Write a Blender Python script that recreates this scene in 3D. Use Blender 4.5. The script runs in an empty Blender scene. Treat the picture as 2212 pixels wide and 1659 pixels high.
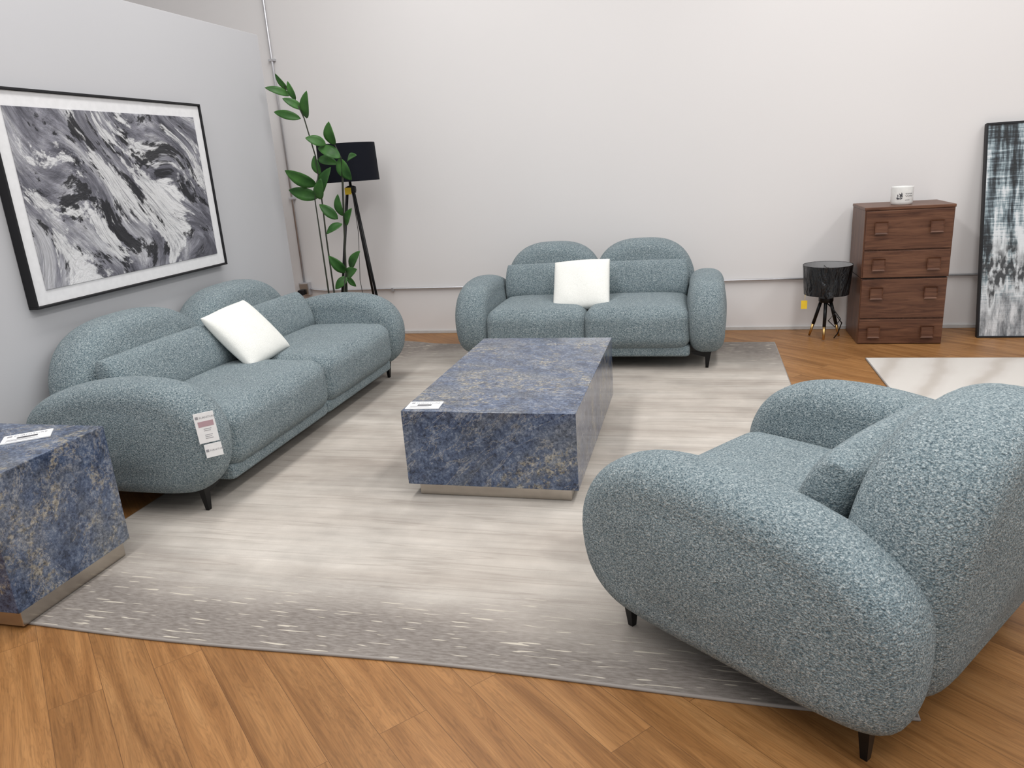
import bpy, bmesh, math, random
from mathutils import Vector, Matrix
random.seed(4)
scene = bpy.context.scene
D = bpy.data
scene.view_settings.view_transform = 'Standard'
scene.view_settings.look = 'None'

# ------------------------------------------------------------------ nodes
def new_mat(name, rough=0.6, color=(.8,.8,.8), metal=0.0, spec=0.5):
    m = D.materials.new(name); m.use_nodes = True
    nt = m.node_tree; b = nt.nodes['Principled BSDF']
    b.inputs['Base Color'].default_value = (*color,1)
    b.inputs['Roughness'].default_value = rough
    b.inputs['Metallic'].default_value = metal
    b.inputs['Specular IOR Level'].default_value = spec
    return m, nt, b
def nd(nt, t, **k):
    n = nt.nodes.new(t)
    for a,v in k.items():
        if a in n.inputs: n.inputs[a].default_value = v
        else: setattr(n, a, v)
    return n
def coords(nt, scale=(1,1,1), rot=(0,0,0), loc=(0,0,0)):
    tc = nd(nt,'ShaderNodeTexCoord'); mp = nd(nt,'ShaderNodeMapping')
    mp.inputs['Scale'].default_value = scale; mp.inputs['Rotation'].default_value = rot
    mp.inputs['Location'].default_value = loc
    nt.links.new(tc.outputs['Object'], mp.inputs['Vector'])
    return mp.outputs['Vector']
def noise(nt, vec, scale, detail=4, rough=.5, dist=0.0):
    n = nd(nt,'ShaderNodeTexNoise', Scale=scale, Detail=detail, Roughness=rough, Distortion=dist)
    nt.links.new(vec, n.inputs['Vector']); return n.outputs['Fac']
def ramp(nt, fac, stops, interp='LINEAR'):
    r = nd(nt,'ShaderNodeValToRGB'); cr = r.color_ramp; cr.interpolation = interp
    while len(cr.elements) < len(stops): cr.elements.new(.5)
    for e,(p,c) in zip(cr.elements, stops):
        e.position = p
        if not isinstance(c, tuple): c = (c,c,c)
        e.color = (*c,1)
    nt.links.new(fac, r.inputs['Fac']); return r.outputs['Color']
def mix(nt, fac, a, b, mode='MIX'):
    m = nd(nt,'ShaderNodeMixRGB'); m.blend_type = mode
    for s,v in (('Fac',fac),('Color1',a),('Color2',b)):
        if isinstance(v,(int,float)): m.inputs[s].default_value = v
        elif isinstance(v,tuple): m.inputs[s].default_value = (*v,1)
        else: nt.links.new(v, m.inputs[s])
    return m.outputs['Color']
def mth(nt, op, a, b=0.0, c=None):
    m = nd(nt,'ShaderNodeMath'); m.operation = op
    for i,v in enumerate((a,b,c)):
        if v is None: continue
        if isinstance(v,(int,float)): m.inputs[i].default_value = v
        else: nt.links.new(v, m.inputs[i])
    return m.outputs[0]
def bump(nt, b, h, strength=.3, dist=.01):
    n = nd(nt,'ShaderNodeBump', Strength=strength, Distance=dist)
    nt.links.new(h, n.inputs['Height']); nt.links.new(n.outputs['Normal'], b.inputs['Normal'])

# ------------------------------------------------------------------ materials
def fabric():
    m,nt,b = new_mat('boucle_fabric', .95, spec=.12)
    v = coords(nt)
    n1 = noise(nt, v, 160, 3, .6, .8)
    n2 = noise(nt, v, 4.0, 2)
    vo = nd(nt,'ShaderNodeTexVoronoi', Scale=185.0); nt.links.new(v, vo.inputs['Vector'])
    c = ramp(nt, n1, [(.34,(.066,.100,.120)),(.45,(.168,.226,.250)),(.56,(.318,.380,.397)),(.67,(.56,.61,.615))])
    c2 = mix(nt, .33, c, ramp(nt, vo.outputs['Distance'], [(0,(.475,.53,.54)),(.6,(.07,.107,.128))]))
    c3 = mix(nt, .5, c2, ramp(nt, n2, [(.3,(.86,.86,.86)),(.7,(1.1,1.1,1.1))]), 'MULTIPLY')
    nt.links.new(c3, b.inputs['Base Color'])
    h = mth(nt,'ADD', n1, mth(nt,'MULTIPLY', vo.outputs['Distance'], -.6))
    bump(nt, b, h, .9, .007)
    b.inputs['Sheen Weight'].default_value = .12
    return m
def marble():
    m,nt,b = new_mat('blue_marble', .14, spec=.5)
    v = coords(nt, rot=(0,0,.5))
    w = coords(nt, (1.0,1.0,1.0), (.75,.35,.55))
    mp = nd(nt,'ShaderNodeMapping'); mp.inputs['Scale'].default_value=(.55,2.1,2.1); nt.links.new(w, mp.inputs['Vector']); W=mp.outputs[0]
    big = noise(nt, W, 1.5, 7, .58, .5)
    fine = noise(nt, v, 70, 6, .8, .2)
    mid = noise(nt, v, 16, 9, .78, .3)
    lo = noise(nt, W, 2.2, 8, .68, .3)
    blue = ramp(nt, mth(nt,'ADD',mth(nt,'MULTIPLY',fine,.5),mth(nt,'MULTIPLY',mid,.5)), [(.38,(.008,.012,.021)),(.46,(.038,.057,.108)),(.53,(.088,.122,.200)),(.63,(.27,.30,.35))])
    grey = ramp(nt, fine, [(.36,(.042,.050,.064)),(.5,(.13,.145,.17)),(.64,(.29,.295,.31))])
    c = mix(nt, ramp(nt, lo, [(.46,0.0),(.64,.8)]), blue, grey)
    tan = ramp(nt, fine, [(.38,(.10,.088,.068)),(.5,(.28,.25,.19)),(.62,(.49,.45,.36))])
    mask = ramp(nt, big, [(.50,0.0),(.54,.95),(.59,.85),(.64,0.0)])
    m2 = ramp(nt, noise(nt, v, 30, 9, .82, .2), [(.50,0.0),(.56,.9)])
    c = mix(nt, mth(nt,'MULTIPLY',mask,m2), c, tan)
    vein = mth(nt,'ABSOLUTE', mth(nt,'SUBTRACT', noise(nt, W, 2.6, 9, .66, .6), .5))
    c = mix(nt, ramp(nt, vein, [(.0,.55),(.008,.0)]), c, (.46,.43,.37))
    c = mix(nt, .7, c, ramp(nt, noise(nt, W, 3.2, 8, .7, .3), [(.36,.50),(.50,1.0)]), 'MULTIPLY')
    rust = ramp(nt, noise(nt, coords(nt,(1,1.6,1.6),loc=(3,1,2)), 6.5, 7, .75), [(.695,0.0),(.74,.7)])
    c = mix(nt, rust, c, (.25,.15,.065))
    nt.links.new(c, b.inputs['Base Color'])
    return m
def floor_mat():
    m,nt,b = new_mat('oak_planks', .40, spec=.30)
    v = coords(nt, rot=(0,0,math.radians(41)))
    br = nd(nt,'ShaderNodeTexBrick'); br.offset=.38; br.offset_frequency=2
    for k,val in (('Scale',1.0),('Mortar Size',.0009),('Mortar Smooth',.1),('Bias',0.0),('Brick Width',1.2),('Row Height',.150)):
        br.inputs[k].default_value = val
    br.inputs['Color1'].default_value=(.0,.0,.0,1); br.inputs['Color2'].default_value=(1,1,1,1); br.inputs['Mortar'].default_value=(.5,.5,.5,1)
    nt.links.new(v, br.inputs['Vector'])
    cb = nd(nt,'ShaderNodeCombineXYZ'); nt.links.new(mth(nt,'MULTIPLY',br.outputs['Color'],7.3), cb.inputs['Z'])
    va = nd(nt,'ShaderNodeVectorMath'); va.operation='ADD'; nt.links.new(v,va.inputs[0]); nt.links.new(cb.outputs[0],va.inputs[1])
    mp = nd(nt,'ShaderNodeMapping'); mp.inputs['Scale'].default_value=(.8,9,1); nt.links.new(va.outputs[0], mp.inputs['Vector'])
    mp2 = nd(nt,'ShaderNodeMapping'); mp2.inputs['Scale'].default_value=(3,95,1); nt.links.new(va.outputs[0], mp2.inputs['Vector'])
    g = noise(nt, mp.outputs[0], 1.5, 5, .55, 1.0)
    f = noise(nt, mp2.outputs[0], 2.0, 4, .6)
    wv = nd(nt,'ShaderNodeMath'); wv.operation='SINE'; nt.links.new(mth(nt,'MULTIPLY',g,120.0), wv.inputs[0])
    base = ramp(nt, g, [(.28,(.185,.080,.024)),(.45,(.265,.123,.041)),(.6,(.325,.158,.056)),(.78,(.38,.197,.076))])
    base = mix(nt, .6, base, ramp(nt, f, [(.3,.62),(.6,1.07)]), 'MULTIPLY')
    base = mix(nt, .28, base, ramp(nt, mth(nt,'ADD',mth(nt,'MULTIPLY',wv.outputs[0],.5),.5), [(0,.5),(.5,1.05)]), 'MULTIPLY')
    base = mix(nt, .45, base, ramp(nt, br.outputs['Color'], [(0,.80),(1,1.14)]), 'MULTIPLY')
    base = mix(nt, mth(nt,'MULTIPLY',br.outputs['Fac'],.75), base, (.09,.04,.015))
    nt.links.new(base, b.inputs['Base Color'])
    bump(nt, b, mth(nt,'SUBTRACT', mth(nt,'MULTIPLY',f,.15), br.outputs['Fac']), .2, .002)
    return m
def wall_mat(name, col, rough=.75):
    m,nt,b = new_mat(name, rough, spec=.2)
    v = coords(nt)
    c = ramp(nt, noise(nt, v, .8, 3), [(.3,tuple(x*.975 for x in col)),(.7,col)])
    nt.links.new(c, b.inputs['Base Color'])
    bump(nt, b, noise(nt, v, 180, 2), .08, .002)
    return m
def rug_mat():
    m,nt,b = new_mat('rug_pile', .85, spec=.15)
    v = coords(nt)
    sep = nd(nt,'ShaderNodeSeparateXYZ'); nt.links.new(v, sep.inputs[0])
    st = noise(nt, coords(nt,(.45,2.6,1)), 1.5, 6, .55, .2)
    st2 = noise(nt, coords(nt,(.9,22,1)), 1.5, 5, .65)
    big = noise(nt, coords(nt,(.9,1.2,1),loc=(2.2,.4,0)), 1.1, 4, .55)
    soft = noise(nt, v, 5.0, 6, .62)
    base = ramp(nt, st, [(.30,(.355,.316,.280)),(.46,(.445,.405,.363)),(.62,(.525,.487,.442))])
    base = mix(nt, .38, base, ramp(nt, st2, [(.3,.72),(.6,1.10)]), 'MULTIPLY')
    base = mix(nt, .75, base, ramp(nt, big, [(.36,(.66,.655,.65)),(.52,(1.02,1.01,1.0))]), 'MULTIPLY')
    base = mix(nt, .7, base, ramp(nt, soft, [(.3,.86),(.7,1.10)]), 'MULTIPLY')
    ln = noise(nt, coords(nt,(.35,9,1),loc=(5,2,0)), 1.3, 3, .5)
    base = mix(nt, ramp(nt, mth(nt,'ABSOLUTE',mth(nt,'SUBTRACT',ln,.5)), [(.0,.35),(.02,0.0)]), base, (.25,.215,.185))
    ay = mth(nt,'ABSOLUTE', sep.outputs['Y'])
    edge = mth(nt,'ADD', ay, mth(nt,'MULTIPLY', mth(nt,'SUBTRACT',noise(nt, coords(nt,(.7,1.6,1)),1.1,4),.5), 1.1))
    ax2 = mth(nt,'MULTIPLY', mth(nt,'MULTIPLY',sep.outputs['X'],sep.outputs['X']), .09)
    edge = mth(nt,'ADD', edge, ax2)
    em = ramp(nt, mth(nt,'MULTIPLY',edge,.4), [(.62,0.0),(.82,1.0)])
    grey = ramp(nt, noise(nt, coords(nt,(14,60,1)), 2.0, 3), [(.35,(.170,.148,.132)),(.65,(.25,.225,.205))])
    c = mix(nt, em, base, grey)
    d = noise(nt, coords(nt,(5.0,62,1)), 1.5, 1, .3)
    dm = ramp(nt, d, [(.675,0.0),(.695,1.0)])
    em2 = ramp(nt, mth(nt,'MULTIPLY',edge,.4), [(.64,0.0),(.74,1.0)])
    c = mix(nt, mth(nt,'MULTIPLY',mth(nt,'MULTIPLY',dm,em2),.85), c, (.55,.50,.42))
    nt.links.new(c, b.inputs['Base Color'])
    bump(nt, b, mth(nt,'ADD',noise(nt, v, 300, 2),mth(nt,'MULTIPLY',soft,.6)), .4, .003)
    return m
def rug2_mat():
    m,nt,b = new_mat('swirl_rug_pile', .9, spec=.15)
    v = coords(nt)
    w = nd(nt,'ShaderNodeTexWave', Scale=1.1, Distortion=8.0, Detail=4.0); w.inputs['Detail Scale'].default_value=.6
    nt.links.new(coords(nt, rot=(0,0,.6)), w.inputs['Vector'])
    c = ramp(nt, w.outputs['Fac'], [(.0,(.46,.42,.38)),(.25,(.53,.495,.46)),(.8,(.57,.54,.505))])
    nt.links.new(c, b.inputs['Base Color'])
    bump(nt, b, noise(nt, v, 300, 2), .3, .003)
    return m
def walnut(name='walnut', axis=(1.2,14,14)):
    m,nt,b = new_mat(name, .40, spec=.35)
    g = noise(nt, coords(nt, axis), 2.2, 6, .62, 1.3)
    f = noise(nt, coords(nt,(axis[0]*3,axis[1]*6,axis[2]*6)), 2.0, 4, .6)
    c = ramp(nt, g, [(.3,(.060,.023,.013)),(.5,(.115,.049,.027)),(.7,(.165,.076,.042))])
    c = mix(nt, .5, c, ramp(nt, f, [(.3,.7),(.65,1.1)]), 'MULTIPLY')
    nt.links.new(c, b.inputs['Base Color'])
    return m
def swirl_art():
    m,nt,b = new_mat('monochrome_impasto', .5, spec=.35)
    a = coords(nt, (1,1,1), (math.radians(-30),0,0))
    n0 = nd(nt,'ShaderNodeTexNoise', Scale=2.0, Detail=0.0); nt.links.new(a, n0.inputs['Vector'])
    vm = nd(nt,'ShaderNodeVectorMath'); vm.operation='MULTIPLY_ADD'
    vm.inputs[1].default_value=(.62,.62,.62); nt.links.new(n0.outputs['Color'],vm.inputs[0]); nt.links.new(a,vm.inputs[2])
    def st(sy,sz,loc=(0,0,0)):
        mp = nd(nt,'ShaderNodeMapping'); mp.inputs['Scale'].default_value=(1,sy,sz); mp.inputs['Location'].default_value=loc
        nt.links.new(vm.outputs[0],mp.inputs['Vector']); return mp.outputs[0]
    s  = noise(nt, st(5,1.5), 1.5, 5, .6, .0)
    hair = noise(nt, st(55,6), 1.5, 5, .7)
    chips = noise(nt, st(2.2,1.4,(0,1,2)), 13, 8, .78, .0)
    blot = noise(nt, st(4.2,1.5,(0,3.4,1)), 1.8, 4, .6, .0)
    bk = noise(nt, st(4.0,1.8,(0,7,2)), 2.3, 5, .65, .0)
    sep = nd(nt,'ShaderNodeSeparateXYZ'); nt.links.new(coords(nt), sep.inputs[0])
    r2 = mth(nt,'ADD', mth(nt,'MULTIPLY',sep.outputs['Y'],sep.outputs['Y']), mth(nt,'MULTIPLY',mth(nt,'MULTIPLY',sep.outputs['Z'],sep.outputs['Z']),1.2))
    cen = mth(nt,'MULTIPLY', mth(nt,'SUBTRACT', .25, r2), .20)
    cj = mth(nt,'MULTIPLY',mth(nt,'SUBTRACT',chips,.5),.40)
    c = ramp(nt, s, [(.34,(.06,.06,.078)),(.44,(.15,.15,.18)),(.52,(.27,.27,.31)),(.62,(.55,.55,.58))])
    c = mix(nt, .6, c, ramp(nt, hair, [(.35,.5),(.62,1.4)]), 'MULTIPLY')
    dm = ramp(nt, mth(nt,'ADD',mth(nt,'ADD',bk,cen),mth(nt,'MULTIPLY',cj,-.8)), [(.545,0.0),(.59,.95)])
    c = mix(nt, dm, c, (.014,.014,.018))
    wm = ramp(nt, mth(nt,'ADD',mth(nt,'ADD',blot,cen),cj), [(.52,0.0),(.565,.97)])
    c = mix(nt, wm, c, ramp(nt, hair, [(.36,(.34,.34,.37)),(.50,(.80,.80,.81))]))
    nt.links.new(c, b.inputs['Base Color'])
    bump(nt, b, mth(nt,'ADD',chips,mth(nt,'MULTIPLY',hair,.4)), .8, .02)
    return m
def city_art():
    m,nt,b = new_mat('city_abstract_paint', .5)
    v = coords(nt)
    sep = nd(nt,'ShaderNodeSeparateXYZ'); nt.links.new(v, sep.inputs[0])
    vert = noise(nt, coords(nt,(9,1,1.0),loc=(.9,0,0)), 1.0, 4, .6)
    vert2 = noise(nt, coords(nt,(40,1,5),loc=(.9,0,0)), 1.0, 4, .7)
    hor = noise(nt, coords(nt,(3,1,50)), 1.0, 6, .75)
    f = mth(nt,'ADD',mth(nt,'MULTIPLY',vert,.55),mth(nt,'ADD',mth(nt,'MULTIPLY',hor,.25),mth(nt,'MULTIPLY',vert2,.2)))
    c = ramp(nt, f, [(.42,(.006,.008,.010)),(.46,(.06,.08,.095)),(.495,(.25,.32,.35)),(.535,(.64,.67,.69))])
    z = mth(nt,'ADD', sep.outputs['Z'], mth(nt,'MULTIPLY', mth(nt,'SUBTRACT',vert,.5), 1.0))
    dk = ramp(nt, z, [(.40,0.0),(.50,.95),(.68,.95),(.84,0.0)])
    nz = noise(nt, coords(nt,(30,1,14)), 1.0, 4)
    c = mix(nt, mth(nt,'MULTIPLY',dk,ramp(nt,nz,[(.46,1.0),(.62,.1)])), c, (.010,.012,.015))
    lo = ramp(nt, z, [(.28,1.0),(.42,0.0)])
    c = mix(nt, mth(nt,'MULTIPLY',lo,.85), c, ramp(nt,noise(nt,coords(nt,(14,1,3)),1.0,6,.75),[(.38,(.03,.035,.04)),(.5,(.25,.26,.275)),(.62,(.60,.61,.625))]))
    nt.links.new(c, b.inputs['Base Color'])
    bump(nt, b, hor, .4, .01)
    return m
def leaf_mat():
    m,nt,b = new_mat('leaf_green', .42, spec=.3)
    c = ramp(nt, noise(nt, coords(nt), 9, 3), [(.3,(.018,.068,.014)),(.7,(.055,.160,.032))])
    nt.links.new(c, b.inputs['Base Color']); return m
def linen():
    m,nt,b = new_mat('white_linen', .9, spec=.15)
    v = coords(nt)
    w = noise(nt, v, 260, 2); w2 = noise(nt, v, 7, 3)
    nt.links.new(ramp(nt, w, [(.3,(.69,.69,.65)),(.7,(.83,.83,.79))]), b.inputs['Base Color'])
    bump(nt, b, mth(nt,'ADD', mth(nt,'MULTIPLY',w,.08), w2), .35, .02); return m
def wrapped_shade():
    m,nt,b = new_mat('wrapped_black_shade', .16, spec=.5)
    v = coords(nt,(1,1,.22),(.1,.15,0))
    n = noise(nt, v, 20, 4, .55, .8)
    nt.links.new(ramp(nt, n, [(.35,(.008,.009,.011)),(.7,(.022,.024,.027))]), b.inputs['Base Color'])
    bump(nt, b, n, 1.0, .05); return m
def plain(name, color, rough=.5, metal=0, spec=.5):
    m,nt,b = new_mat(name, rough, color, metal, spec)
    r = ramp(nt, noise(nt, coords(nt), 30, 2), [(.3,tuple(c*.93 for c in color)),(.7,color)])
    nt.links.new(r, b.inputs['Base Color']); return m

FAB=fabric(); MAR=marble(); FLO=floor_mat(); RUG=rug_mat(); RUG2=rug2_mat(); WAL=walnut(); WALD=walnut('walnut_side',(14,14,1.2))
WALL=wall_mat('wall_paint',(.735,.715,.708)); PANEL=wall_mat('partition_paint',(.50,.50,.515))
BLK=plain('black_metal',(.012,.012,.013),.35,.6); BLKF=plain('black_frame',(.010,.010,.012),.5,spec=.3)
CHR=plain('brushed_steel',(.52,.48,.43),.25,1.0); GAL=plain('galvanised_conduit',(.60,.60,.62),.35,.7)
WHT=plain('white_card',(.82,.82,.82),.5); INK=plain('print_ink',(.05,.05,.06),.6); INKG=plain('print_grey',(.30,.30,.32),.6)
YEL=plain('yellow_tag',(.85,.58,.03),.5); BRS=plain('brass',(.60,.38,.15),.3,1.0); SHD=plain('black_shade',(.006,.007,.012),.8,spec=.15)
LINEN=linen(); LEAF=leaf_mat(); STEM=plain('plant_stem',(.028,.032,.02),.7); CANV=plain('white_border_paint',(.74,.74,.75),.6)
BIND=plain('rug_binding',(.27,.245,.225),.9); ART1=swirl_art(); ART2=city_art(); SHSTRIP=plain('shadow_strip_grey',(.55,.54,.53),.5)  # last grey is painted shade for the gap under the back wall
PINK=plain('print_photo',(.45,.30,.33),.6); WAX=plain('white_glass',(.80,.80,.78),.15); SOIL=plain('soil',(.03,.02,.015),.9)
SHW=wrapped_shade()
LINING=plain('shade_lining',(.34,.34,.345),.5)

# ------------------------------------------------------------------ geometry helpers
def link(o, parent=None):
    scene.collection.objects.link(o)
    if parent: o.parent = parent
    return o
def mesh_obj(name, verts, faces, mat, parent=None, loc=(0,0,0), rot=(0,0,0), smooth=True):
    me = D.meshes.new(name); me.from_pydata([tuple(v) for v in verts], [], faces); me.update()
    if mat: me.materials.append(mat)
    if smooth: me.polygons.foreach_set('use_smooth',[True]*len(me.polygons))
    o = D.objects.new(name, me); link(o, parent); o.location=loc; o.rotation_euler=rot
    return o
def empty(name, loc=(0,0,0), rz=0):
    o = D.objects.new(name, None); o.empty_display_size=.1; link(o); o.location=loc; o.rotation_euler=(0,0,rz); return o
def box(name, lo, hi, mat, parent=None, bev=.004, loc=(0,0,0), rot=(0,0,0)):
    x0,y0,z0=lo; x1,y1,z1=hi
    v=[(x0,y0,z0),(x1,y0,z0),(x1,y1,z0),(x0,y1,z0),(x0,y0,z1),(x1,y0,z1),(x1,y1,z1),(x0,y1,z1)]
    f=[(0,3,2,1),(4,5,6,7),(0,1,5,4),(1,2,6,5),(2,3,7,6),(3,0,4,7)]
    o=mesh_obj(name,v,f,mat,parent,loc,rot,smooth=False)
    if bev:
        m=o.modifiers.new('bev','BEVEL'); m.width=bev; m.segments=2; m.limit_method='ANGLE'
    return o
def rbox(name, size, r, mat, parent=None, loc=(0,0,0), rot=(0,0,0), dome=(0,0,0), n=26):
    """soft upholstered block with real rounding; dome = extra bulge on x,y,z faces"""
    hx,hy,hz=[s/2 for s in size]; idx={}; V=[]; F=[]
    def vert(p):
        k=tuple(round(c,5) for c in p)
        if k in idx: return idx[k]
        u=[math.sin(c*math.pi/2) for c in p]
        P=Vector((u[0]*hx,u[1]*hy,u[2]*hz))
        rr=min(r,hx,hy,hz)*.999
        C=Vector((max(-hx+rr,min(hx-rr,P.x)),max(-hy+rr,min(hy-rr,P.y)),max(-hz+rr,min(hz-rr,P.z))))
        d=P-C
        if d.length>1e-9: P=C+d.normalized()*rr
        a,b_,c_=P.x/hx,P.y/hy,P.z/hz
        P.x+=dome[0]*math.copysign(1,P.x)*abs(a)**2*(1-b_*b_)*(1-c_*c_)
        P.y+=dome[1]*math.copysign(1,P.y)*abs(b_)**2*(1-a*a)*(1-c_*c_)
        P.z+=dome[2]*math.copysign(1,P.z)*abs(c_)**2*(1-a**4)*(1-b_*b_)
        V.append(P); idx[k]=len(V)-1; return idx[k]
    g=[-1+2*i/n for i in range(n+1)]
    for ax in range(3):
        for s in (-1,1):
            for i in range(n):
                for j in range(n):
                    q=[]
                    for (a,b_) in ((i,j),(i+1,j),(i+1,j+1),(i,j+1)):
                        p=[0,0,0]; p[ax]=s; p[(ax+1)%3]=g[a]; p[(ax+2)%3]=g[b_]; q.append(vert(p))
                    F.append(q if s>0 else q[::-1])
    return mesh_obj(name,V,F,mat,parent,loc,rot)
def catmull(P, per=8):
    n=len(P); out=[]
    for i in range(n):
        p0,p1,p2,p3=P[i-1],P[i],P[(i+1)%n],P[(i+2)%n]
        for k in range(per):
            t=k/per
            out.append(tuple(.5*(2*p1[a]+(-p0[a]+p2[a])*t+(2*p0[a]-5*p1[a]+4*p2[a]-p3[a])*t*t+(-p0[a]+3*p1[a]-3*p2[a]+p3[a])*t**3) for a in (0,1)))
    return out
def pad(name, outline, thick, R, plane, mat, parent, loc=(0,0,0), bulge=.02, e=.8, shear=0.0, M=18):
    """soft upholstered pad: closed outline swept through its thickness with a pillowy edge"""
    xs=[p[0] for p in outline]; zs=[p[1] for p in outline]
    cx=(min(xs)+max(xs))/2; cz=(min(zs)+max(zs))/2; hx=(max(xs)-min(xs))/2; hz=(max(zs)-min(zs))/2
    rings=[]
    K=7
    for k in range(K,0,-1):
        s=1-k/(K+1); rings.append((-thick/2-bulge*(1-s*s),s,R))
    for i in range(M+1):
        ph=-math.pi/2+math.pi*i/M
        rings.append((math.copysign(abs(math.sin(ph))**e,math.sin(ph))*thick/2,1,R*(1-abs(math.cos(ph))**e)))
    for k in range(1,K+1):
        s=1-k/(K+1); rings.append((thick/2+bulge*(1-s*s),s,R))
    V=[];F=[];N=len(outline)
    def P3(a,z,off):
        if plane=='yz': return (off,a,z)
        return (a,off+shear*(z-cz),z)
    for off,s,ins in rings:
        kx=(hx-ins)/hx*s; kz=(hz-ins)/hz*s
        for (a,z) in outline: V.append(P3(cx+(a-cx)*kx, cz+(z-cz)*kz, off))
    for r in range(len(rings)-1):
        for i in range(N):
            j=(i+1)%N; F.append((r*N+i,r*N+j,(r+1)*N+j,(r+1)*N+i))
    V.append(P3(cx,cz,-thick/2-bulge)); V.append(P3(cx,cz,thick/2+bulge)); L=(len(rings)-1)*N
    for i in range(N):
        j=(i+1)%N; F.append((len(V)-2,j,i)); F.append((len(V)-1,L+i,L+j))
    o=mesh_obj(name,V,F,mat,parent,loc)
    bm=bmesh.new(); bm.from_mesh(o.data); bmesh.ops.recalc_face_normals(bm,faces=bm.faces); bm.to_mesh(o.data); bm.free()
    return o
def tube(name, pts, r, mat, parent=None, seg=12, r2=None):
    V=[];F=[];n=len(pts); pts=[Vector(p) for p in pts]
    up=Vector((0,0,1))
    for i,p in enumerate(pts):
        t=(pts[min(i+1,n-1)]-pts[max(i-1,0)]).normalized()
        a=t.cross(up)
        if a.length<.05: a=t.cross(Vector((0,1,0)))
        a.normalize(); b_=t.cross(a)
        rr=r if r2 is None else r+(r2-r)*i/(n-1)
        for k in range(seg):
            an=2*math.pi*k/seg; V.append(p+a*math.cos(an)*rr+b_*math.sin(an)*rr)
    for i in range(n-1):
        for k in range(seg):
            l=(k+1)%seg; F.append((i*seg+k,i*seg+l,(i+1)*seg+l,(i+1)*seg+k))
    F.append(tuple(range(seg))[::-1]); F.append(tuple((n-1)*seg+k for k in range(seg)))
    return mesh_obj(name,V,F,mat,parent)
def lathe(name, prof, mat, parent=None, loc=(0,0,0), seg=48, smooth=True):
    V=[];F=[];n=len(prof)
    for (r,z) in prof:
        for k in range(seg):
            a=2*math.pi*k/seg; V.append((r*math.cos(a),r*math.sin(a),z))
    for i in range(n-1):
        for k in range(seg):
            l=(k+1)%seg; F.append((i*seg+k,i*seg+l,(i+1)*seg+l,(i+1)*seg+k))
    o=mesh_obj(name,V,F,mat,parent,loc,smooth=smooth)
    if smooth:
        m=o.modifiers.new('es','EDGE_SPLIT'); m.split_angle=math.radians(40)
    return o
def text(name, body, size, mat, parent, loc, rot=(0,0,0)):
    c=D.curves.new(name,'FONT'); c.body=body; c.size=size; c.extrude=.0002
    t=D.objects.new(name+'_c',c); scene.collection.objects.link(t)
    bpy.context.view_layer.update()
    me=D.meshes.new_from_object(t.evaluated_get(bpy.context.evaluated_depsgraph_get()))
    D.objects.remove(t); me.materials.clear(); me.materials.append(mat)
    o=D.objects.new(name,me); link(o,parent); o.location=loc; o.rotation_euler=rot; return o
def pillow(name, w, h, t, mat, parent=None, loc=(0,0,0), rot=(0,0,0), ex=.36, pinch=.055):
    """stuffed cushion lying in its local xy plane, seam around the rim"""
    n=36; V=[];F=[]
    for side in (1,-1):
        for j in range(n+1):
            for i in range(n+1):
                u=math.sin((-1+2*i/n)*math.pi/2); v=math.sin((-1+2*j/n)*math.pi/2)
                cr=1-.05*(u*u*v*v)
                x=w/2*u-math.copysign(pinch*h/2*(1-v*v)*u*u,u); y=h/2*v-math.copysign(pinch*h/2*(1-u**4)*v*v,v)
                x*=cr; y*=cr
                z=t*((1-abs(u)**(2*w/h))*(1-v*v))**ex
                z+= .004*math.sin(5*u+2*v)*(1-u*u)*(1-v*v)
                V.append((x,y,side*z))
    m=(n+1)**2
    for j in range(n):
        for i in range(n):
            a=j*(n+1)+i; F.append((a,a+1,a+n+2,a+n+1)); a+=m; F.append((a,a+n+1,a+n+2,a+1))
    o=mesh_obj(name,V,F,mat,parent,loc,rot)
    mod=o.modifiers.new('w','WELD'); mod.merge_threshold=.0004
    return o

# ------------------------------------------------------------------ room
box('floor',(-5.5,-3.0,-.1),(6.0,6.58,0),FLO,bev=0)
box('wall_back',(-5.5,6.48,0),(6.0,6.58,4.6),WALL,bev=0)
box('wall_left',(-5.6,-3.0,0),(-5.5,6.58,4.6),WALL,bev=0)
box('partition_wall',(-3.36,-1.2,0),(-3.25,5.50,2.545),PANEL,bev=.002)
box('wall_foot_shadow_strip',(-5.5,6.468,0),(6.0,6.479,.028),SHSTRIP,bev=.002)  # thin grey strip painting in the shadow gap where wall meets floor

# conduit + outlet
cd=empty('electrical_conduit',(-3.71,6.46,0))
tube('riser',[(0,0,.5),(0,0,4.5)],.011,GAL,cd)
tube('run',[(.05,0,.46),(.10,0,.445),(.22,0,.435),(9.2,0,.425)],.010,GAL,cd)
box('junction_box',(-.045,-.035,.40),(.06,.018,.52),GAL,cd,.004)
box('cover_plate',(-.035,-.040,.41),(.05,-.036,.51),CHR,cd,.002)
box('plug_adapter',(-.04,-.085,.405),(.015,-.041,.455),BLKF,cd,.006)
tube('plug_cord',[(-.02,-.06,.41),(-.05,-.07,.33),(-.02,-.06,.25),(.02,-.05,.12),(.06,-.05,.01)],.004,BLKF,cd)
for i,x in enumerate((.9,3.6,4.9,6.8)): box('strap_%d'%i,(x,-.013,.41),(x+.02,.018,.445),GAL,cd,.002)
for i,z in enumerate((1.3,2.5,3.6)): box('riser_strap_%d'%i,(-.03,-.014,z),(.03,.018,z+.02),GAL,cd,.002)

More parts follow.
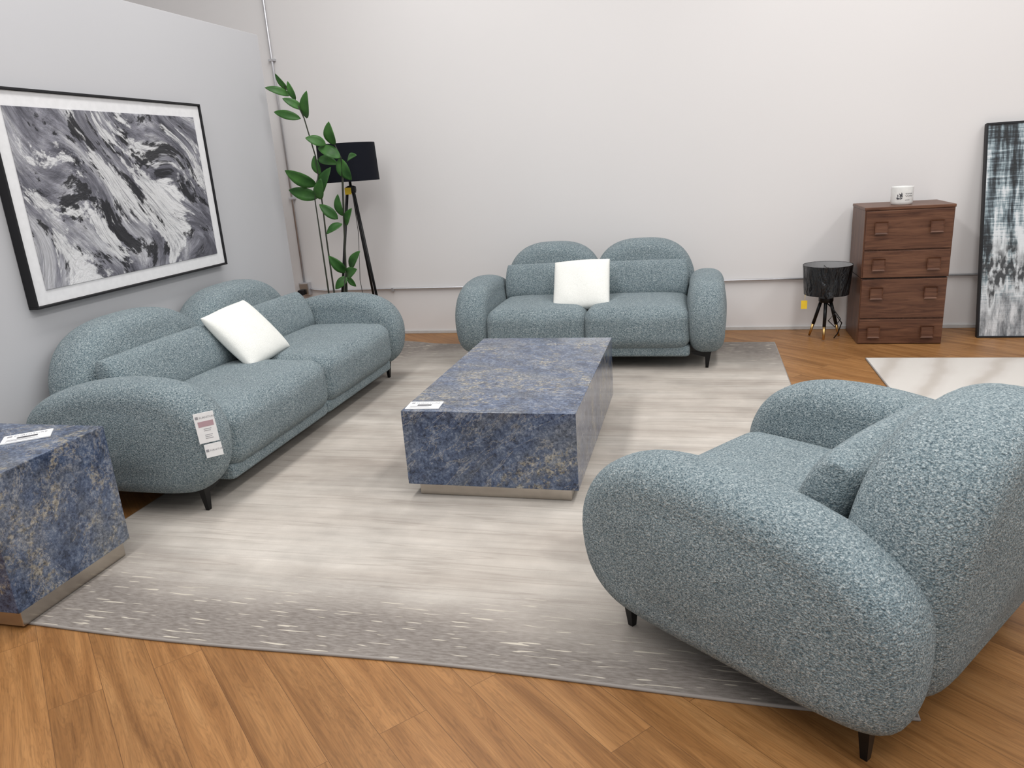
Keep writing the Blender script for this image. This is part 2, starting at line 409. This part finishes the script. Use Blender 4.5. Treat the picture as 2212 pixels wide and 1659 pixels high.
# rugs
def rug(name,x0,x1,y0,y1,mat,h=.010,nx=60,ny=70,wave=0.0,curl=0.0):
    cx,cy=(x0+x1)/2,(y0+y1)/2
    e=empty(name,(cx,cy,0)); V=[];F=[]
    hx,hy=(x1-x0)/2,(y1-y0)/2
    def lift(x,y):
        return curl*math.exp(-(((x+hx)/.30)**2+((y-hy)/.16)**2))
    for j in range(ny+1):
        for i in range(nx+1):
            x=-hx+2*hx*i/nx; y=-hy+2*hy*j/ny
            yy=y+(wave*math.sin(x*3.1+.8) if j in(0,) else 0)
            V.append((x,yy,h+lift(x,y)))
    for j in range(ny):
        for i in range(nx):
            a=j*(nx+1)+i; F.append((a,a+1,a+nx+2,a+nx+1))
    b=len(V)
    rim=[i for i in range(nx+1)]+[j*(nx+1)+nx for j in range(1,ny+1)]+[ny*(nx+1)+i for i in range(nx-1,-1,-1)]+[j*(nx+1) for j in range(ny-1,0,-1)]
    for k in rim: V.append((V[k][0],V[k][1],.0005+V[k][2]-h))
    for q in range(len(rim)):
        w=(q+1)%len(rim); F.append((rim[q],b+q,b+w,rim[w]))
    mesh_obj('pile',V,F,mat,e,smooth=False)
    pts=[(V[k][0],V[k][1],V[k][2]-h*.5) for k in rim]; pts.append(pts[0])
    tube('binding',pts,h*.58,BIND,e,seg=8)
    return e
rug('area_rug',-2.618,.577,1.835,6.0,RUG,wave=.012,curl=.035)
rug('area_rug',1.15,3.6,3.2,5.52,RUG2)

# ------------------------------------------------------------------ upholstered seats
ARM=catmull([(-.540,.37),(-.515,.49),(-.44,.585),(-.31,.643),(-.13,.662),(.06,.652),(.22,.622),(.36,.575),(.455,.51),(.497,.43),(.505,.32),(.495,.21),(.455,.135),(.32,.108),(0,.105),(-.28,.108),(-.42,.135),(-.51,.225)],6)
def hump(hw,top=.865,zc=.36,n=2.8):
    P=[]
    for k in range(61):
        t=math.pi*k/60
        c,s=math.cos(t),math.sin(t)
        P.append((hw*math.copysign(abs(c)**(2/n),c), zc+(top-zc)*abs(s)**(2/n)))
    P+=[(-hw,.30),(-hw+.005,.22),(-hw+.03,.16),(-hw+.08,.13)]
    P+=[(-hw+.08+ (2*hw-.16)*k/10,.12) for k in range(1,10)]
    P+=[(hw-.08,.13),(hw-.03,.16),(hw-.005,.22),(hw,.30)]
    return P
def leg(name,parent,x,y,sx,sy,z0):
    V=[];F=[]
    def ring(cx,cy,a,b_,z):
        for p in ((-a,-b_),(a,-b_),(a,b_),(-a,b_)): V.append((cx+p[0],cy+p[1],z))
    ring(x-sx*.004,y,.010,.009,z0); ring(x,y,.019,.015,.10); ring(x,y,.026,.018,.135)
    for r in range(2):
        for i in range(4):
            j=(i+1)%4; F.append((r*4+i,r*4+j,r*4+4+j,r*4+4+i))
    F+= [(3,2,1,0),(8,9,10,11)]
    g=len(V)
    for (dx,z) in ((0,.085),(-.11*sx,.112),(-.11*sx,.13),(0,.13)):
        V.append((x+dx,y-.006,z)); V.append((x+dx,y+.006,z))
    F+=[(g,g+2,g+4,g+6),(g+7,g+5,g+3,g+1),(g,g+1,g+3,g+2),(g+2,g+3,g+5,g+4)]
    mesh_obj(name,V,F,BLK,parent,smooth=False)
def seat_unit(name, loc, rz, W, nseat, rugh=.0115, hw=None, top=.855, back_y=.395, back_t=.28):
    """W = clear width between the arms"""
    e=empty(name,loc,rz)
    T=.25; ax=W/2+T/2-.008
    for i,s in enumerate((-1,1)):
        pad('arm_%d'%(i+1),ARM,T,.12,'yz',FAB,e,(s*ax,0,0),bulge=.018,e=.80)
    sw=W/nseat
    for i in range(nseat):
        x=-W/2+sw*(i+.5)
        rbox('seat_cushion_%d'%(i+1),(sw+.014,.86,.295),.085,FAB,e,(x,-.075,.307),(math.radians(-1.0),0,0),dome=(0,.018,.032),n=32)
        rbox('seat_rail_%d'%(i+1),(sw+.008,.91,.085),.028,FAB,e,(x,-.015,.148),n=16)
        h=hw if hw else sw*.5+.045
        xb=x if nseat==1 else x*(.99)
        pad('back_%d'%(i+1),hump(h,top),back_t,.115,'xz',FAB,e,(xb,back_y,0),bulge=.03,e=.80,shear=.10)
        pillow('lumbar_pillow_%d'%(i+1),sw-.02,.295,.088,FAB,e,(x,back_y-.240,.570),(math.radians(68),0,0),ex=.30,pinch=.03)
    for i,(sx,sy) in enumerate(((-1,-1),(1,-1),(-1,1),(1,1))):
        leg('leg_%d'%(i+1),e,sx*(W/2+.125),sy*.388,sx,sy,rugh if sy<0 else 0.0)
    return e

love=seat_unit('loveseat',(-.80,5.65,0),0,1.47,2)
sofa=seat_unit('sofa',(-2.65,3.865,0),math.radians(90),1.97,2)
arm=seat_unit('armchair',(.385,2.280,0),math.radians(-126.6),.70,1,hw=.44,top=.85,back_y=.385,back_t=.31)

def axes(right, up):
    r=Vector(right).normalized(); u=Vector(up); u=(u-r*u.dot(r)).normalized(); n=r.cross(u)
    return Matrix((r,u,n)).transposed()
for L_,M3,sz in ((Vector((-.855,5.48,.592)),axes((1,.04,.03),(.04,.66,.75)),.44),(Vector((-2.645,3.855,.618)),axes((.04,.97,.07),(-.62,.26,.72)),.43)):
    o=pillow('throw_pillow',sz,sz,.072,LINEN)
    o.matrix_world=Matrix.Translation(L_)@M3.to_4x4()

# hang tag on the sofa arm
tg=empty('price_tag'); tg.matrix_world=Matrix.Translation((-2.105,2.655,.445))@axes((.80,.60,.05),(-.05,-.02,1)).to_4x4()
box('tag_upper',(-.042,-.045,0),(.042,.095,.002),WHT,tg,.0008)
box('tag_lower',(-.028,-.115,.001),(.044,-.052,.003),WHT,tg,.0008)
box('stand_in_mark',(-.036,.068,.0022),(-.024,.080,.0028),INKG,tg,0)
text('tag_word','FURNITURE',.0125,INKG,tg,(-.020,.068,.0024))
box('tag_photo',(-.030,.030,.0022),(.034,.055,.0027),PINK,tg,0)
for i,y in enumerate((.018,.010,-.010,-.018,-.026)): box('tag_line_%d'%i,(-.012,y,.0022),(.020-.004*(i%2),y+.0025,.0026),INKG,tg,0)
box('stand_in_mark_lower',(-.024,-.088,.0032),(-.012,-.076,.0037),INKG,tg,0)
text('tag_word_lower','FURNITURE',.0115,INKG,tg,(-.009,-.087,.0034))

# ------------------------------------------------------------------ marble tables
def marble_table(name,x0,x1,y0,y1,top,zb=.08,zf=.0122,ins=.04):
    e=empty(name,((x0+x1)/2,(y0+y1)/2,0)); hx,hy=(x1-x0)/2,(y1-y0)/2
    box('marble_body',(-hx,-hy,zb),(hx,hy,top),MAR,e,.002)
    box('steel_plinth',(-hx+ins,-hy+ins,zf),(hx-ins,hy-ins,zb),CHR,e,.002)
    return e
ct=marble_table('coffee_table',-1.325,-.515,2.99,4.40,.443)
st=marble_table('side_table',-2.885,-2.335,1.785,2.337,.589,ins=.02)
def card(name,x,y,z,rz,w,d):
    e=empty(name,(x,y,z),rz)
    box('card_base',(-w/2,-d/2,0.0005),(w/2,d/2,.006),WHT,e,.001)
    box('stand_in_mark',(-w*.42,d*.16,.0062),(-w*.32,d*.34,.0066),INKG,e,0)
    text('card_word','FURNITURE',d*.22,INKG,e,(-w*.28,d*.17,.0063))
    box('card_bar',(-w*.2,-d*.12,.0062),(w*.22,d*.04,.0066),INK,e,0)
    for i in range(3): box('card_line_%d'%i,(-w*.4,-d*(.2+.09*i),.0062),(w*(.1+.08*i),-d*(.175+.09*i),.0066),INKG,e,0)
card('price_card',-1.235,3.065,.443,math.radians(4),.16,.10)
card('price_card',-2.56,2.19,.589,math.radians(38),.17,.10)

# ------------------------------------------------------------------ wall picture
pic=empty('abstract_painting',(-3.25,3.77,1.475))
hw,hh=.80,.525
box('backing',(.002,-hw+.01,-hh+.01),(.035,hw-.01,hh-.01),BLKF,pic,0)
for nm,lo,hi in (('frame_top',(.002,-hw,hh-.012),(.056,hw,hh)),('frame_bottom',(.002,-hw,-hh),(.056,hw,-hh+.012)),
                 ('frame_near',(.002,-hw,-hh+.012),(.056,-hw+.012,hh-.012)),('frame_far',(.002,hw-.012,-hh+.012),(.056,hw,hh-.012))):
    box(nm,lo,hi,BLKF,pic,.002)
box('white_border',(.036,-hw+.014,-hh+.014),(.044,hw-.014,hh-.014),CANV,pic,0)
box('canvas',(.0445,-hw+.085,-hh+.085),(.049,hw-.085,hh-.085),ART1,pic,.001)

# leaning picture right
p2=empty('cityscape_painting',(2.04,6.13,.002)); p2.rotation_euler=(math.radians(-11),0,0)
box('canvas_front',(.012,-.002,.012),(.99,.0,1.56),ART2,p2,0)
box('frame_left',(0,-.006,0),(.012,.04,1.575),BLKF,p2,.001); box('frame_right',(.99,-.006,0),(1.002,.04,1.575),BLKF,p2,.001)
box('frame_bottom',(.012,-.006,0),(.99,.04,.012),BLKF,p2,.001); box('frame_top',(.012,-.006,1.56),(.99,.04,1.575),BLKF,p2,.001)
box('back_board',(.012,.0005,.012),(.99,.035,1.56),BLKF,p2,0)

# ------------------------------------------------------------------ dresser
dr=empty('chest_of_drawers',(1.46,6.19,0))
w=.29; yf=-.225; yb=.235
box('lower_carcass',(-w,yf,0),(w,yb,.497),WALD,dr,.003)
box('upper_carcass',(-w-.004,yf-.006,.503),(w+.004,yb,.995),WALD,dr,.003)
box('shadow_gap',(-w+.006,yf+.004,.495),(w-.006,yb-.01,.505),BLKF,dr,0)
box('top_board',(-w-.008,yf-.012,.995),(w+.008,yb,1.018),WAL,dr,.004)
for i,(z0,z1) in enumerate(((.004,.192),(.200,.494),(.506,.703),(.711,.992))):
    off=.006 if i>1 else 0
    box('drawer_front_%d'%(i+1),(-w+.004,yf-off-.014,z0+.002),(w-.004,yf-off+.002,z1-.001),WAL,dr,.003)
    zc=(z0+z1)/2+(.045 if i==1 else 0)+(.02 if i==3 else 0)
    for k,x in enumerate((-.185,.180)):
        y=yf-off-.014
        s=.044
        V=[(x-s*.9,y-.001,zc-s*.9),(x+s*.9,y-.001,zc-s*.9),(x+s*.9,y-.001,zc+s*.9),(x-s*.9,y-.001,zc+s*.9),
           (x-s,y-.024,zc-s),(x+s,y-.024,zc-s),(x+s,y-.024,zc+s),(x-s,y-.024,zc+s),
           (x-s*.8,y-.020,zc-s*.8),(x+s*.8,y-.020,zc-s*.8),(x+s*.8,y-.016,zc+s*.8),(x-s*.8,y-.016,zc+s*.8)]
        F=[]
        for a in range(4):
            b_=(a+1)%4; F+= [(a,b_,4+b_,4+a),(4+a,4+b_,8+b_,8+a)]
        F.append((8,9,10,11))
        mesh_obj('knob_%d_%d'%(i+1,k+1),V,F,WAL,dr,smooth=False)
# candle
cn=empty('candle_jar',(1.44,6.13,1.0185))
lathe('glass',[(0,.0),(.066,.0),(.072,.006),(.075,.02),(.076,.125),(.072,.127),(.070,.12),(.069,.085),(0,.085)],WAX,cn)
tube('wick',[(0,0,.085),(.002,0,.105)],.0015,INK,cn,6)
for k in range(14):
    a=math.radians(-112+random.uniform(-18,10)); z=.062+random.uniform(-.02,.022)
    c=Vector((.0765*math.cos(a),.0765*math.sin(a),z)); r_=Vector((-math.sin(a),math.cos(a),0)); an=random.uniform(0,6.28)
    d1=r_*math.cos(an)+Vector((0,0,1))*math.sin(an); d2=r_*-math.sin(an)+Vector((0,0,1))*math.cos(an)
    mesh_obj('print_leaf_%d'%k,[c-d1*.012,c+d2*.004,c+d1*.012,c-d2*.004],[(0,1,2,3)],INK,cn,smooth=False)
for k,z in enumerate((.078,.062,.034)):
    pts=[]
    for q in range(13):
        a=math.radians(-86+q*(3.2 if k<2 else 2.0)); pts.append((.0768*math.cos(a),.0768*math.sin(a),z+.005*math.sin(q*2.1+k)*(1 if k<2 else .2)))
    tube('print_script_%d'%k,pts,.0009,INK,cn,5)

# ------------------------------------------------------------------ lamps
def drum(name,R0,R1,z0,z1,mat,e):
    return lathe(name,[(R0,z0),(R1,z1),(R1-.004,z1),(R0-.004,z0),(R0,z0)],mat,e,seg=64)
fl=empty('floor_lamp',(-2.88,6.0,0))
drum('shade',.250,.240,1.435,1.74,SHD,fl)
tube('shade_spoke_1',[(-.235,0,1.70),(.235,0,1.70)],.003,BLK,fl,6); tube('shade_spoke_2',[(0,-.235,1.70),(0,.235,1.70)],.003,BLK,fl,6)
tube('neck',[(0,0,1.34),(0,0,1.70)],.012,BLK,fl)
lathe('hub',[(0,1.34),(.04,1.34),(.045,1.36),(.045,1.39),(.02,1.40),(0,1.40)],BLK,fl)
lathe('bulb',[(0,1.50),(.02,1.50),(.03,1.56),(.028,1.60),(0,1.62)],WHT,fl,seg=20)
for i,a in enumerate((-30,90,210)):
    a=math.radians(a); c,s=math.cos(a),math.sin(a)
    tube('leg_%d'%(i+1),[(c*.03,s*.03,1.37),(c*.27,s*.27,.012)],.013,BLK,fl,10,.010)
tube('cord',[(0,.02,1.34),(.02,.0,1.0),(-.01,-.02,.6),(.01,.0,.2),(.03,.05,.01)],.003,BLKF,fl,6)
box('tag',(-.03,-.060,1.33),(.028,-.057,1.385),YEL,fl,0)

tl=empty('table_lamp',(.965,6.17,0))
drum('shade',.165,.182,.355,.585,SHW,tl)
lathe('shade_lining',[(.160,.357),(.177,.583)],LINING,tl,seg=48)
tube('spoke_1',[(-.17,0,.55),(.17,0,.55)],.003,BLK,tl,6); tube('spoke_2',[(0,-.17,.55),(0,.17,.55)],.003,BLK,tl,6)
tube('neck',[(0,0,.30),(0,0,.56)],.010,BLK,tl)
lathe('bulb',[(0,.42),(.016,.42),(.030,.47),(.026,.51),(0,.53)],WHT,tl,seg=20)
lathe('hub',[(0,.29),(.05,.29),(.055,.30),(.055,.325),(.02,.33),(0,.33)],BLK,tl)
for i,a in enumerate((-100,-205,10)):
    a=math.radians(a); c,s=math.cos(a),math.sin(a)
    p0=Vector((c*.035,s*.035,.30)); p1=Vector((c*.115,s*.115,.010)); pm=p0.lerp(p1,.66)
    tube('leg_%d'%(i+1),[p0,pm],.013,BLK,tl,10); tube('leg_tip_%d'%(i+1),[pm,p1],.012,BRS,tl,10,.008)
tube('cord',[(0,.0,.29),(.05,-.08,.24),(.10,-.09,.17),(.06,-.10,.11),(.01,-.10,.16),(.05,-.11,.22),(.11,-.09,.14),(.09,-.06,.05),(.07,-.03,.005)],.0045,BLKF,tl,6)
tube('tag_string',[(-.16,-.05,.36),(-.165,-.06,.31)],.001,YEL,tl,5)
box('tag',(-.19,-.063,.25),(-.145,-.060,.315),YEL,tl,0)

# ------------------------------------------------------------------ plant
pl=empty('rubber_plant',(-2.88,5.47,0))
lathe('pot',[(0,.0),(.10,.0),(.115,.01),(.13,.24),(.122,.245),(.118,.22),(0,.22)],BLKF,pl)
lathe('soil',[(0,.222),(.116,.222)],SOIL,pl)
stems=[[(-.02,0,.2),(-.006,0,.588),(-.015,.01,1.0),(-.015,.02,1.285),(-.008,0,1.642),(-.05,-.02,1.924),(-.102,-.02,2.06),(-.182,-.02,2.17)],
 [(.03,.02,.2),(.10,.02,.60),(.158,.0,1.125),(.20,-.02,1.45),(.214,-.02,1.62),(.171,-.02,1.73)],
 [(-.03,-.04,.2),(-.029,-.05,.714),(-.034,-.05,1.1),(-.037,-.05,1.322),(.013,-.04,1.505)],
 [(.05,-.03,.2),(.09,-.05,.5),(.15,-.06,.76)],
 [(.02,.05,.2),(.085,.06,.7),(.13,.06,1.1),(.19,.05,1.60)]]
for i,s in enumerate(stems): tube('stem_%d'%(i+1),s,.0075,STEM,pl,8,.004)
L=[(-.159,2.134,-.228,2.255,.34),(-.152,2.098,-.307,2.160,.34),(-.102,2.059,-.132,2.193,.40),(-.05,1.924,.020,2.113,.44),(-.06,1.992,-.186,2.075,.42),
(-.081,1.925,-.286,1.987,.34),(.107,1.722,-.022,1.779,.55),(.171,1.711,.177,1.882,.68),(.214,1.619,.039,1.704,.55),(.013,1.505,-.038,1.651,.6),
(.001,1.624,.165,1.572,.52),(.182,1.614,.266,1.448,.64),(.257,1.592,.378,1.627,.5),(-.023,1.429,-.225,1.555,.46),(-.027,1.340,-.255,1.406,.46),
(-.03,1.345,.121,1.556,.42),(-.01,1.321,.068,1.477,.5),(.167,1.185,.169,1.353,.5),(.125,1.163,-.003,1.285,.48),(.165,1.107,.251,1.241,.48),
(.158,1.125,.034,1.057,.55),(.160,.764,.279,.911,.48),(.134,.740,.036,.889,.48),(.138,.712,.278,.779,.55),(.125,.705,.024,.611,.55),(.13,.70,.192,.623,.55)]
for i,(x0,z0,x1,z1,wr) in enumerate(L):
    wr*=.9
    b0=Vector((x0,random.uniform(-.03,.02),z0)); t0=Vector((x1,b0.y+random.uniform(-.10,.03),z1))
    ax_=t0-b0; Ln=ax_.length; d=ax_.normalized()
    view=Vector((random.uniform(-.4,.4),-1,random.uniform(0,.7))); side=d.cross(view).normalized(); nrm=side.cross(d).normalized()
    n=12; V=[];F=[]
    for k in range(n+1):
        t=k/n; wv=Ln*wr*.5*(math.sin(math.pi*min(1,t**.85))**.75 if 0<t<1 else .01)
        c=b0+ax_*t+nrm*(.10*Ln*math.sin(math.pi*t))
        V+= [c-side*wv+nrm*wv*.25, c-side*wv*.5+nrm*wv*.08, c, c+side*wv*.5+nrm*wv*.08, c+side*wv+nrm*wv*.25]
    for k in range(n):
        for q in range(4):
            a=k*5+q; F.append((a,a+1,a+6,a+5))
    o=mesh_obj('leaf_%d'%(i+1),V,F,LEAF,pl)
    s=o.modifiers.new('s','SOLIDIFY'); s.thickness=.002

# ------------------------------------------------------------------ light
def area(name,loc,sx,sy,power,col=(1,1,1),rot=(0,0,0)):
    l=D.lights.new(name,'AREA'); l.shape='RECTANGLE'; l.size=sx; l.size_y=sy; l.energy=power; l.color=col
    o=D.objects.new(name,l); link(o); o.location=loc; o.rotation_euler=rot; return o
area('ceiling_light',(-2.0,2.6,4.4),.6,6.0,125,(1,.985,.97))
area('ceiling_light',(1.2,2.6,4.4),.6,6.0,135,(1,.985,.97))
area('ceiling_light',(-.5,-1.5,4.4),5,1.2,80,(1,.985,.97))
area('ceiling_light',(4.0,2.6,4.4),.6,6.0,90,(1,.985,.97))
wd=D.worlds.new('store_ambient'); scene.world=wd; wd.use_nodes=True
wd.node_tree.nodes['Background'].inputs['Color'].default_value=(.975,.985,1,1)
wd.node_tree.nodes['Background'].inputs['Strength'].default_value=.60

# ------------------------------------------------------------------ camera
cam=D.cameras.new('camera'); co=D.objects.new('camera',cam); link(co); scene.camera=co
cam.sensor_fit='HORIZONTAL'; cam.sensor_width=36; cam.lens=26.04; cam.clip_start=.05
R=Matrix(((.9696,-.0071,.2444),(.2357,.2933,-.9265),(-.0651,.9560,.2861)))
R=R.to_quaternion().normalized().to_matrix()
co.matrix_world=Matrix.Translation((0,0,1.5))@R.to_4x4()
